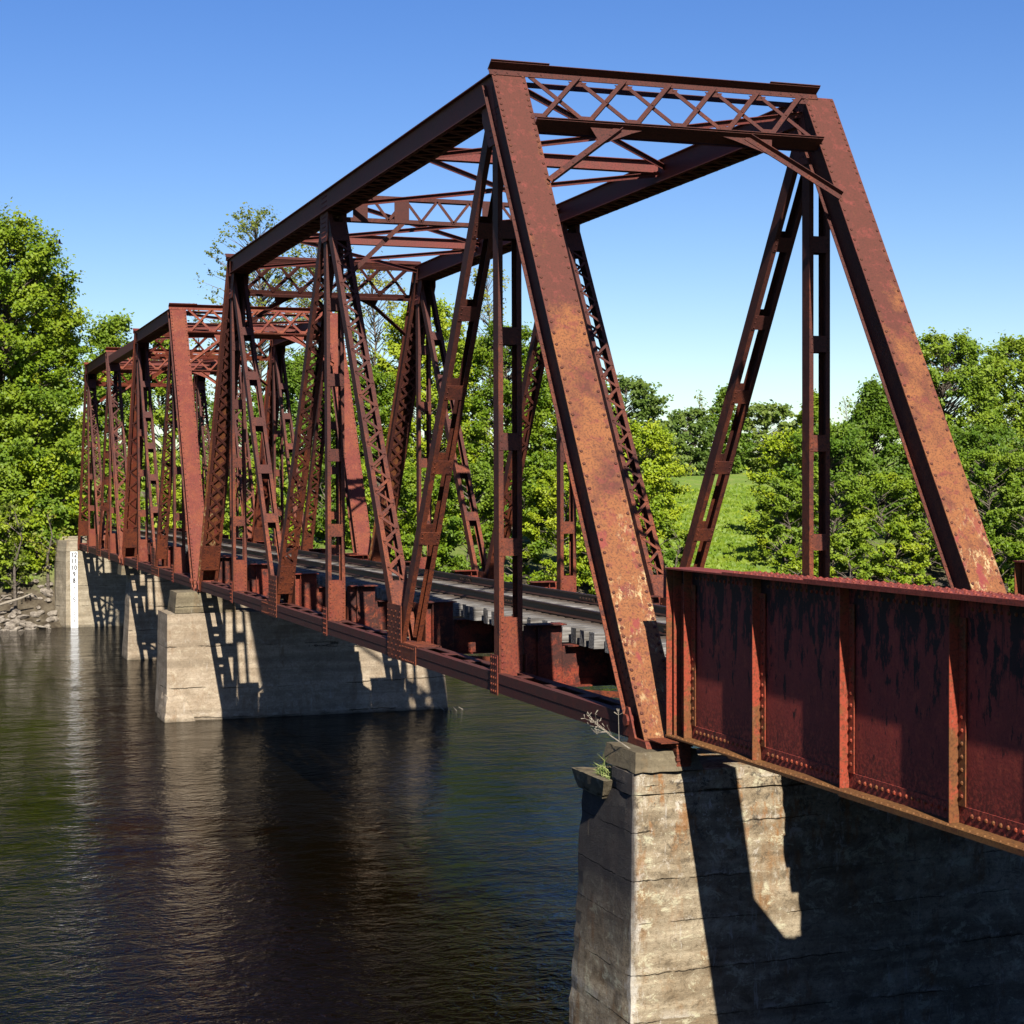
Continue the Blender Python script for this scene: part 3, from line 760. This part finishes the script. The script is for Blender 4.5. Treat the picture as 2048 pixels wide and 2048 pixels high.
solid('shaft', rect(-.30, 5.9, 51.8, 53.9), rect(.02, 5.2, 52.1, 53.5), -6.2, -.42, CON_MID, p2, .25, .03, 9)
for cx in (0, W): solid('bearing_block', rect(-.35 + cx, .45 + cx, 52.15, 53.45), rect(-.32 + cx, .42 + cx, 52.2, 53.4), -.42, -.03, CON_CAP, p2, .2, .02, 10 + cx)
ab = thing('bridge_abutment', 'pale concrete abutment on the far bank carrying the white depth gauge', 'abutment', (2.6, 71, ZW))
solid('front_wall', [(-1.55, 70.9), (-1.05, 69.7), (6.4, 69.7), (7.0, 70.9), (7.0, 73), (-1.55, 73)], [(-1.35, 70.9), (-.98, 69.8), (6.2, 69.8), (6.8, 70.9), (6.8, 72.9), (-1.35, 72.9)], -6, -.05, CON_FAR, ab, .3, .03, 12)
solid('back_wall', rect(-1.34, 6.9, 71.9, 73.4), rect(-1.28, 6.8, 71.9, 73.3), -.05, .62, CON_FAR, ab, .3, .03, 13)
solid('wing_wall', [(-1.33, 70.9), (-.975, 69.82), (-.42, 69.82), (-.42, 71.9), (-1.33, 71.9)], [(-1.27, 70.9), (-.95, 69.86), (-.42, 69.86), (-.42, 71.9), (-1.27, 71.9)], -.05, .46, CON_FAR, ab, .3, .03, 14)

# depth gauge with its numbers, two of them flaked away
gm = Mat('white_gauge_board'); gn = gm.noise(gm.pos(), 14, 4); gm.col(gm.ramp(gn, (.3, (.70, .71, .72)), (.6, (.80, .81, .82)))); gm.setp(Roughness=.5)
bk = simple('black_numeral_paint', (.012, .012, .014), (.03, .03, .032), 30, .6, .05)
DG = thing('depth_gauge', 'white river depth gauge with black numbers on the far abutment', 'depth gauge', (-.62, 69.66, ZW))
FT = .3185; top = -.05
mb = MB()
for i in range(12):
    z1 = top - i * FT; z0 = z1 - FT + .012
    if z1 < ZW - .2: break
    mb.box(-.80, -.445, 69.60 + .0003 * i, 69.64, z0, z1)
mb.box(-.72, -.52, 69.64, 69.79, ZW - .3, top - .1)
mb.build('board', gm.m, DG)
STK = {'0': [[(.5,0),(.85,.2),(.95,.5),(.85,.8),(.5,1),(.15,.8),(.05,.5),(.15,.2),(.5,0)]], '1': [[(.25,.82),(.5,1),(.5,0)]], '2': [[(.08,.75),(.25,.97),(.6,1),(.88,.8),(.8,.55),(.08,0),(.95,0)]],
       '3': [[(.1,.9),(.4,1),(.8,.9),(.8,.62),(.45,.53),(.85,.42),(.88,.12),(.5,0),(.08,.1)]], '5': [[(.85,1),(.2,1),(.15,.58),(.55,.62),(.9,.4),(.8,.1),(.45,0),(.1,.1)]],
       '8': [[(.5,.54),(.85,.72),(.75,.95),(.5,1),(.25,.95),(.15,.72),(.5,.54),(.92,.3),(.8,.06),(.5,0),(.2,.06),(.08,.3),(.5,.54)]],
       '9': [[(.88,.66),(.6,.46),(.25,.52),(.12,.75),(.3,.97),(.65,1),(.88,.8),(.85,.4),(.55,0)]], '7': [[(.7,.62),(.5,.3),(.45,.02)]], '6': [[(.30,.55),(.38,.32),(.62,.30),(.88,.42)]], '4': [[(.45,.42),(.62,.36)]]}
def numeral(txt, i, wt=.03, hh=.205):
    mb = MB(); zc = top - i * FT - .06 - hh; wch = .115; x0 = -.62 - wch * len(txt) / 2 - (.015 if len(txt) > 1 else 0)
    for j, ch in enumerate(txt):
        for st in STK[ch]:
            for a, b in zip(st, st[1:]):
                mb.bar((x0 + j * (wch + .03) + a[0] * wch, 69.594, zc + a[1] * hh), (x0 + j * (wch + .03) + b[0] * wch, 69.594, zc + b[1] * hh), wt, .006, Vector((0, 1, 0)).cross(Vector((b[0] - a[0], 0, b[1] - a[1]))))
    mb.build('numeral', bk, DG)
for i, tx in enumerate(['12', '11', '10', '9', '8', '7', '6', '5', '4', '3', '2']):
    numeral(tx, i, .042 if i < 5 else .03 if i < 8 else .022)

# ------------------------------------------------------------------ vegetation
def quads_mesh(name, ctr, nrm, size, mat, aspect=1.6, rs=None):
    """one leaf = a diamond of four verts"""
    n = len(ctr); rs = rs or np.random.RandomState(1)
    nrm = nrm / np.linalg.norm(nrm, axis=1, keepdims=True)
    t = rs.normal(size=(n, 3)); t -= nrm * (t * nrm).sum(1, keepdims=True); t /= np.linalg.norm(t, axis=1, keepdims=True)
    b = np.cross(nrm, t); s = size[:, None]
    v = np.stack([ctr + t * s * aspect * .5, ctr + b * s * .5, ctr - t * s * aspect * .5, ctr - b * s * .5], 1).reshape(-1, 3)
    me = bpy.data.meshes.new(name)
    me.vertices.add(4 * n); me.vertices.foreach_set('co', v.ravel())
    me.loops.add(4 * n); me.loops.foreach_set('vertex_index', np.arange(4 * n, dtype=np.int32))
    me.polygons.add(n); me.polygons.foreach_set('loop_start', np.arange(0, 4 * n, 4, dtype=np.int32))
    at = me.attributes.new('leafrand', 'FLOAT', 'FACE'); at.data.foreach_set('value', rs.rand(n).astype(np.float32))
    me.materials.append(mat); me.update(calc_edges=True); me.validate(); return me
def tube(mb, pts, rad, k=5):
    for i in range(len(pts) - 1):
        a, b = Vector(pts[i]), Vector(pts[i + 1]); d = (b - a)
        if d.length < 1e-4: continue
        t = d.orthogonal().normalized(); u = d.normalized().cross(t); vs = []
        for q, r in ((a, rad[i]), (b, rad[i + 1])):
            for j in range(k):
                an = 6.2832 * j / k; vs.append(q + (t * math.cos(an) + u * math.sin(an)) * r)
        mb.add(vs, [(j, (j + 1) % k, k + (j + 1) % k, k + j) for j in range(k)])
def make_tree(seed, h, rad, ntip, nleaf, lsize, sig, low=.12, shape='round', trunk_r=.16):
    """returns (crown mesh, trunk mesh) for a tree of height h; material is set by the caller through slots"""
    rs = np.random.RandomState(seed); rn = random.Random(seed)
    tips = []
    while len(tips) < ntip:
        z = rs.uniform(low, 1.0)
        if shape == 'round': r = math.sqrt(max(0, 1 - ((z - .46) / .56) ** 2)) ** .9
        elif shape == 'cone': r = min(1, (1.02 - z) * 1.35) * min(1, .55 + z * 1.2)
        elif shape == 'tall': r = min(1, ((1.03 - z) * 2.2)) ** .7 * (.55 + .45 * math.sin(z * 9 + seed))
        else: r = 1 - .55 * z
        an = rs.uniform(0, 6.283); lump = 1 + .28 * math.sin(an * 3 + seed) * math.sin(z * 11 + seed) + rs.normal() * .10
        rr = r * rad * lump * rs.uniform(.25, 1) ** .42
        tips.append((rr * math.cos(an), rr * math.sin(an), z * h))
    tips = np.array(tips)
    mb = MB(); px = [0, rn.uniform(-.2, .2), rn.uniform(-.3, .3), rn.uniform(-.4, .4), 0]
    tp = [(px[i], -px[i] * .6, h * q) for i, q in enumerate((-.06, .2, .45, .7, .93))]
    tube(mb, tp, [trunk_r * 1.3, trunk_r, trunk_r * .7, trunk_r * .4, .02], 7)
    def trunk_at(z):
        q = np.interp(z / h, (-.06, .2, .45, .7, .93), np.arange(5)); i = min(3, int(q)); f = q - i
        return Vector(tp[i]).lerp(Vector(tp[i + 1]), f)
    for t in tips:
        base = trunk_at(max(.06 * h, t[2] - rn.uniform(.25, .5) * math.hypot(t[0], t[1]) - .04 * h)); e = Vector(t)
        mid = base.lerp(e, .55) + Vector((rn.uniform(-.15, .15), rn.uniform(-.15, .15), rn.uniform(-.1, .25)))
        rr = .012 + .012 * (e - base).length
        tube(mb, [base, mid, e], [rr, rr * .6, .006], 3)
    me = bpy.data.meshes.new('trunk'); me.from_pydata([tuple(v) for v in mb.v], [], mb.f); me.materials.append(BARK)
    idx = rs.randint(0, ntip, nleaf); sg = sig * (.5 + .7 * rs.rand(ntip))[idx] * .62
    bd = tips - np.stack([np.zeros(ntip), np.zeros(ntip), tips[:, 2] - .45 * np.hypot(tips[:, 0], tips[:, 1]) - .12 * h * rs.rand(ntip)], 1)
    bd /= (np.linalg.norm(bd, axis=1, keepdims=True) + 1e-6); bd += rs.normal(size=(ntip, 3)) * .28
    spray = (rs.beta(1.1, 1.5, nleaf) * sig * 3.6 * (.6 + .8 * rs.rand(ntip))[idx])[:, None] * bd[idx]
    off = rs.normal(size=(nleaf, 3)) * sg[:, None]; off[:, 2] *= .6
    out = tips[idx] * np.array([1, 1, .25]); out /= (np.linalg.norm(out, axis=1, keepdims=True) + 1e-6)
    ctr = tips[idx] + spray * .55 - spray * rs.rand(nleaf, 1) * .9 + off + out * (np.abs(rs.normal(size=nleaf)) * sg * .5)[:, None]
    ctr[:, 2] = np.maximum(ctr[:, 2], .05)
    nrm = rs.normal(size=(nleaf, 3)) * .9 + np.array([0, -.75, .85]) + out * .5
    size = lsize * rs.uniform(.6, 1.3, nleaf)
    return (ctr, nrm, size, rs), me
SPEC = {  # material, leaves per square metre, leaf size, clump sigma, low, shape, trunk
 'lime': (LEAF_LIME, 600, .13, .40, .03, 'round', .16), 'mid': (LEAF_MID, 600, .13, .40, .03, 'round', .16), 'dark': (LEAF_DARK, 420, .16, .42, .04, 'round', .16),
 'cone': (LEAF_MID, 600, .13, .38, .02, 'cone', .14), 'sparse': (LEAF_OLIVE, 46, .12, .30, .34, 'round', .12), 'bare': (LEAF_OLIVE, 12, .12, .3, .3, 'tall', .1),
 'bush': (LEAF_LIME, 560, .12, .26, .02, 'round', .06), 'dbush': (LEAF_MID, 560, .12, .26, .02, 'round', .06)}
def pix_x(u, y):
    """world x of image column u (2048 px photo) at distance y and camera height"""
    d = FW * 1.0 + RT * ((u - 1018.3) / FPX); t = (y - CAM.y) / d.y; return CAM.x + d.x * t, d
def pix_z(u, v, y):
    d = FW + RT * ((u - 1018.3) / FPX) - UP * ((v - 1046.0) / FPX); t = (y - CAM.y) / d.y; return CAM.z + d.z * t
TN = [0]
def tree(name, cat, label, kind, u, vtop, y, wpx, group):
    x, _ = pix_x(u, y); z0 = float(terrain(np.array([x]), np.array([float(y)]))[0]) - .1
    zt = pix_z(u, vtop, y); h = zt - z0
    dist = (Vector((x, y, 0)) - CAM).dot(FW); wm = wpx * dist / FPX
    TN[0] += 1; mat, dens, ls, sg, low, shp, tr = SPEC[kind]
    far = max(1.0, dist / 105); area = wm * h
    nl = int(area * dens / far ** 2); ls *= far
    ntip = int(np.clip(area * (2.4 if kind in ('bush', 'dbush') else 1.5 if kind in ('sparse', 'bare') else 3.6), 24, 700))
    lf, tm = make_tree(100 + TN[0], h / 1.04, wm / 2.1, ntip, nl, ls, sg * (1 if h > 5 else .8), low, shp, tr * (.6 + h / 25))
    cm = quads_mesh('crown', *lf[:3], mat, 1.5, lf[3])
    o = thing(name, label, cat, (x, y, z0), group)
    for nm, me in (('crown', cm), ('trunk', tm)):
        c = bpy.data.objects.new(nm, me); C.objects.link(c); c.parent = o
    return o
GT = 'trees on the far bank'; GB = 'bushes along the far bank'
TREES = [
 ('broadleaf_tree','tree','big lime green tree at the left edge of the picture, tallest on the left bank','lime',5,420,77,340,GT),
 ('broadleaf_tree','tree','bright green tree on the left bank just right of the tallest one','lime',75,520,80,200,GT),
 ('broadleaf_tree','tree','dark green tree low behind the farthest truss at the left bank','mid',60,760,74.5,200,GT),
 ('broadleaf_tree','tree','small leafy tree overhanging the rocks beside the abutment','lime',95,900,73.6,130,GT),
 ('broadleaf_tree','tree','dull green tree rising behind the farthest truss portal','mid',232,622,96,110,GT),
 ('broadleaf_tree','tree','olive tree between the farthest and the middle truss tops','mid',330,660,98,150,GT),
 ('bare_tree','tree','thin nearly bare tree sticking up above the middle truss portal','bare',395,592,104,80,GT),
 ('sparse_tree','tree','tall airy tree with scattered new leaves above the nearest truss far end','sparse',515,395,100,250,GT),
 ('sparse_tree','tree','tall airy tree right of the airiest one, seen through the top bracing','sparse',640,440,98,210,GT),
 ('sparse_tree','tree','airy tree seen through the far portal of the nearest truss','sparse',745,500,96,180,GT),
 ('sparse_tree','tree','slender airy tree seen between near hanger and end post','sparse',975,520,97,150,GT),
 ('broadleaf_tree','tree','leafy tree seen behind the middle truss end post','mid',455,800,90,170,GT),
 ('broadleaf_tree','tree','mid green tree behind the far portal of the nearest truss','mid',610,700,92,190,GT),
 ('broadleaf_tree','tree','lime green tree behind the latticed far end post','lime',725,730,88,180,GT),
 ('broadleaf_tree','tree','full lime green tree in the middle of the far bank','lime',860,600,90,220,GT),
 ('broadleaf_tree','tree','lime green tree behind the nearest tan end post','lime',1010,640,89,210,GT),
 ('broadleaf_tree','tree','mid green tree right of the nearest tan end post','lime',1140,735,90,190,GT),
 ('broadleaf_tree','tree','rounded dark green tree standing back from the bank near the meadow','dark',1255,752,118,190,GT),
 ('broadleaf_tree','tree','lime green tree left of the meadow gap','lime',1285,850,88,150,GT),
 ('broadleaf_tree','tree','far dull tree left of the right truss diagonal','dark',1375,818,170,110,GT),
 ('bare_tree','tree','pale bare tree top behind the dark ones above the meadow','bare',1400,775,175,90,GT),
 ('broadleaf_tree','tree','far dark tree behind the right truss diagonal','cone',1450,775,180,120,GT),
 ('broadleaf_tree','tree','far dark tree at the head of the meadow','dark',1535,808,185,140,GT),
 ('broadleaf_tree','tree','far dark tree behind the right truss hanger','cone',1625,782,180,120,GT),
 ('bare_tree','tree','thin bare tree between the right hanger and right end post','bare',1690,790,170,60,GT),
 ('broadleaf_tree','tree','yellowish young tree right of the meadow','lime',1575,865,90,130,GT),
 ('broadleaf_tree','tree','mid green pointed tree left of the right tan end post','cone',1745,765,90,250,GT),
 ('broadleaf_tree','tree','mid green tree behind the right tan end post','mid',1660,850,86,190,GT),
 ('broadleaf_tree','tree','large full tree right of the right tan end post','mid',1890,662,90,250,GT),
 ('broadleaf_tree','tree','large tree cut by the right edge of the picture','mid',2045,672,91,230,GT),
 ('broadleaf_tree','tree','tree filling the lower right behind the girder top','mid',1960,850,84,240,GT),
 ('bare_bush','bush','bare twiggy brush hanging over the water at the left edge','bare',30,1000,70.6,170,GB),
 ('bare_bush','bush','bare twiggy brush leaning against the abutment','bare',95,1010,71.4,110,GB),
 ('broadleaf_tree','tree','tree outside the left edge reflected in the river','lime',-180,470,80,300,GT),
 ('broadleaf_tree','tree','second tree outside the left edge reflected in the river','mid',-440,520,82,300,GT),
]
for t in TREES: tree(*t)
BUSH = [(20,1010,73,150,'bush'),(150,1000,75,120,'dbush'),(215,940,78,110,'bush'),(300,900,82,130,'dbush'),(385,930,82,120,'bush'),(480,920,80,130,'dbush'),(560,900,80,130,'bush'),(655,900,79,130,'dbush'),
 (760,910,74,140,'bush'),(850,920,73,140,'bush'),(940,920,72,140,'dbush'),(1035,930,71.5,140,'bush'),(1120,930,71,150,'bush'),(1205,950,70.5,150,'dbush'),(1285,975,70.5,140,'bush'),(1345,1045,70,100,'bush'),
 (1560,1010,71,110,'bush'),(1455,1150,69.5,90,'bush'),(1575,960,69.5,150,'dbush'),(1665,940,68.5,170,'dbush'),(1765,950,68,180,'bush'),(1860,930,68,180,'dbush'),(1965,900,67.5,190,'dbush'),(2060,900,67,190,'dbush'),
 (1600,1085,65.6,120,'bush'),(1700,1080,65.4,130,'dbush'),(1800,1085,65.2,130,'bush'),(1900,1085,65,130,'dbush'),(2000,1080,64.8,140,'bush'),(15,1085,72.4,110,'dbush'),(70,1075,72.6,80,'bush'),(1235,1085,67.5,110,'bush'),(1320,1100,67.2,100,'dbush')]
BL = ['under the tall left edge tree','behind the abutment','left of the rails at the farthest truss','behind the farthest truss floor','left of the middle truss end post','right of the middle truss end post','behind the far portal of the nearest truss','left of the latticed far end post',
 'right of the latticed far end post','behind the nearest truss middle hanger','behind the centre of the track','behind the first hanger of the nearest truss','just right of the tan near end post','right of the latticed diagonal in the right truss','left of the meadow','low at the left foot of the meadow',
 'at the right side of the meadow','lowest in the meadow gap','left of the right truss hanger','right of the right truss hanger','left of the right tan end post foot','behind the right tan end post foot','right of the right tan end post foot','at the right edge above the girder',
 'peeking low over the girder top, farthest left','peeking low over the girder top left of the right hanger','peeking low over the girder top right of the right hanger','peeking low over the girder beside the right tan post','peeking low over the girder top at the right edge','low over the rocks at the left edge','low over the rocks beside the abutment','low behind the track beside the tan end post','low left of the meadow foot']
for (u, v, y, wp, k), l in zip(BUSH, BL):
    tree('bush', 'bush', ('bright' if k == 'bush' else 'darker') + ' green bush ' + l, k, u, v, y, wp, GB)

# meadow grass
rs = np.random.RandomState(5); n = 26000
gy = 67 + 75 * rs.rand(n) ** 1.3; uu = rs.uniform(1290, 1640, n)
d0 = np.array(FW)[None, :] + np.array(RT)[None, :] * ((uu - 1018.3) / FPX)[:, None]
gx = CAM.x + d0[:, 0] * (gy - CAM.y) / d0[:, 1]; gz = terrain(gx, gy)
hgt = rs.uniform(.25, .7, n)
me = quads_mesh('meadow_grass', np.stack([gx, gy, gz + hgt * .4], 1), np.stack([rs.normal(size=n), -1.2 + 0 * gx, rs.normal(size=n) * .3 + .5], 1), hgt * .35, LEAF_MID, 2.2, rs)
o = bpy.data.objects.new('meadow_grass', me); C.objects.link(o); tag(o, 'tall green grass of the sloping meadow', 'grass', kind='stuff')

# rocks on the left bank
RM = []
for s in range(4):
    bm = bmesh.new(); bmesh.ops.create_icosphere(bm, subdivisions=2, radius=.5); rr = random.Random(s)
    from mathutils import noise as N
    for v in bm.verts:
        k = 1 + .45 * N.noise(v.co * 1.8 + Vector((s * 5, 0, 0))) + .2 * N.noise(v.co * 5); v.co *= k; v.co.z *= .6
    me = bpy.data.meshes.new('rock'); bm.to_mesh(me); bm.free(); me.materials.append(ROCK); RM.append(me)
rr = random.Random(9)
for i in range(170):
    x = rr.uniform(-7.5, -1.6); yy = rr.uniform(68.2, 72.3)
    z = float(terrain(np.array([x]), np.array([yy]))[0])
    if z < ZW - .35: continue
    o = bpy.data.objects.new('rock', RM[i % 4]); C.objects.link(o); sc_ = rr.uniform(.18, .55)
    o.location = (x, yy, z + .05); o.scale = (sc_ * rr.uniform(.8, 1.5), sc_, sc_ * rr.uniform(.7, 1.2)); o.rotation_euler = (rr.uniform(-.4, .4), rr.uniform(-.4, .4), rr.uniform(0, 6))
    tag(o, 'pale angular rock in the riprap on the left bank beside the abutment', 'rock', 'rocks along the left bank')
mb = MB(); tube(mb, [(-6.5, 70.6, -3.1), (-4.6, 70.2, -2.75), (-3.2, 70.0, -2.35), (-2.6, 70.0, -2.1)], [.10, .09, .06, .03], 7)
tube(mb, [(-4.4, 70.2, -2.7), (-3.9, 69.8, -2.2), (-3.6, 69.7, -2.1)], [.05, .03, .01], 5)
tag(mb.build('driftwood_log', DRY), 'pale bare log lying across the rocks at the left edge', 'log')

# weeds on the near pier, sticks caught at the broad pier
mb = MB(); b0 = Vector((-.44, -.18, -.05)); tipv = Vector((-.82, .22, .30)); rr = random.Random(4)
tube(mb, [b0, b0.lerp(tipv, .5) + Vector((0, 0, -.02)), tipv], [.008, .006, .003], 4)
for i in range(16):
    q = b0.lerp(tipv, rr.uniform(.45, 1)); e = q + Vector((rr.uniform(-.2, .02), rr.uniform(-.1, .1), rr.uniform(-.02, .14)))
    tube(mb, [q, e], [.003, .002], 3)
    for k in range(3):
        f = e + Vector((rr.uniform(-.04, .03), rr.uniform(-.03, .03), rr.uniform(-.01, .05))); tube(mb, [e, f], [.002, .006], 3)
q = b0.lerp(tipv, .3); tube(mb, [q, q + Vector((.0, .02, .34))], [.004, .003], 3)
for k in range(6):
    e = q + Vector((0, .02, .3)); tube(mb, [e, e + Vector((rr.uniform(-.05, .05), rr.uniform(-.04, .04), rr.uniform(.02, .09)))], [.002, .006], 3)
tag(mb.build('dry_weed', DRY), 'pale dried weed leaning out from the near pier bearing block', 'weed')
gl = simple('green_grass_blade', (.10, .17, .03), (.30, .32, .12), 15, .7, .05)
mb = MB()
for i in range(70):
    a = Vector((rr.uniform(-.62, -.45), rr.uniform(.1, .55), -.46)); h = rr.uniform(.06, .2) if i > 6 else rr.uniform(.25, .38)
    tube(mb, [a, a + Vector((rr.uniform(-.05, .05), rr.uniform(-.04, .04), h * .6)), a + Vector((rr.uniform(-.14, .1), rr.uniform(-.08, .08), h))], [.006, .005, .001], 3)
tag(mb.build('grass_tuft', gl), 'small tuft of grass growing on the near pier ledge', 'grass tuft')
mb = MB()
for i in range(5):
    a = Vector((7.45 + rr.uniform(-.3, .5), 32.3 + rr.uniform(-.2, .2), ZW - .05)); tube(mb, [a, a + Vector((rr.uniform(-.5, .5), rr.uniform(-.2, .2), rr.uniform(.05, .4)))], [.018, .007], 5)
tag(mb.build('driftwood', DRY), 'pile of driftwood sticks caught at the far corner of the broad pier', 'driftwood')

# a bird over the left bank
bx, _ = pix_x(125, 58); bz = pix_z(125, 487, 58); mb = MB(); B0 = Vector((bx, 58, bz))
tube(mb, [B0 + Vector((-.13, 0, .03)), B0 + Vector((-.06, 0, .02)), B0 + Vector((.05, 0, 0)), B0 + Vector((.12, 0, -.03))], [.008, .03, .034, .006], 6)
for sg in (-1, 1):
    q = [B0 + Vector((-.05, 0, .02)), B0 + Vector((.04, 0, .01)), B0 + Vector((-.02, sg * .22, .16)), B0 + Vector((-.07, sg * .20, .15))]
    mb.add(q + [v + Vector((0, 0, .008)) for v in q], [(0,1,2,3),(7,6,5,4),(0,4,5,1),(1,5,6,2),(2,6,7,3),(3,7,4,0)])
tag(mb.build('bird', simple('dark_feathers', (.02, .02, .02), (.05, .05, .05), 9)), 'small dark bird flying in the sky beside the tallest left tree', 'bird')
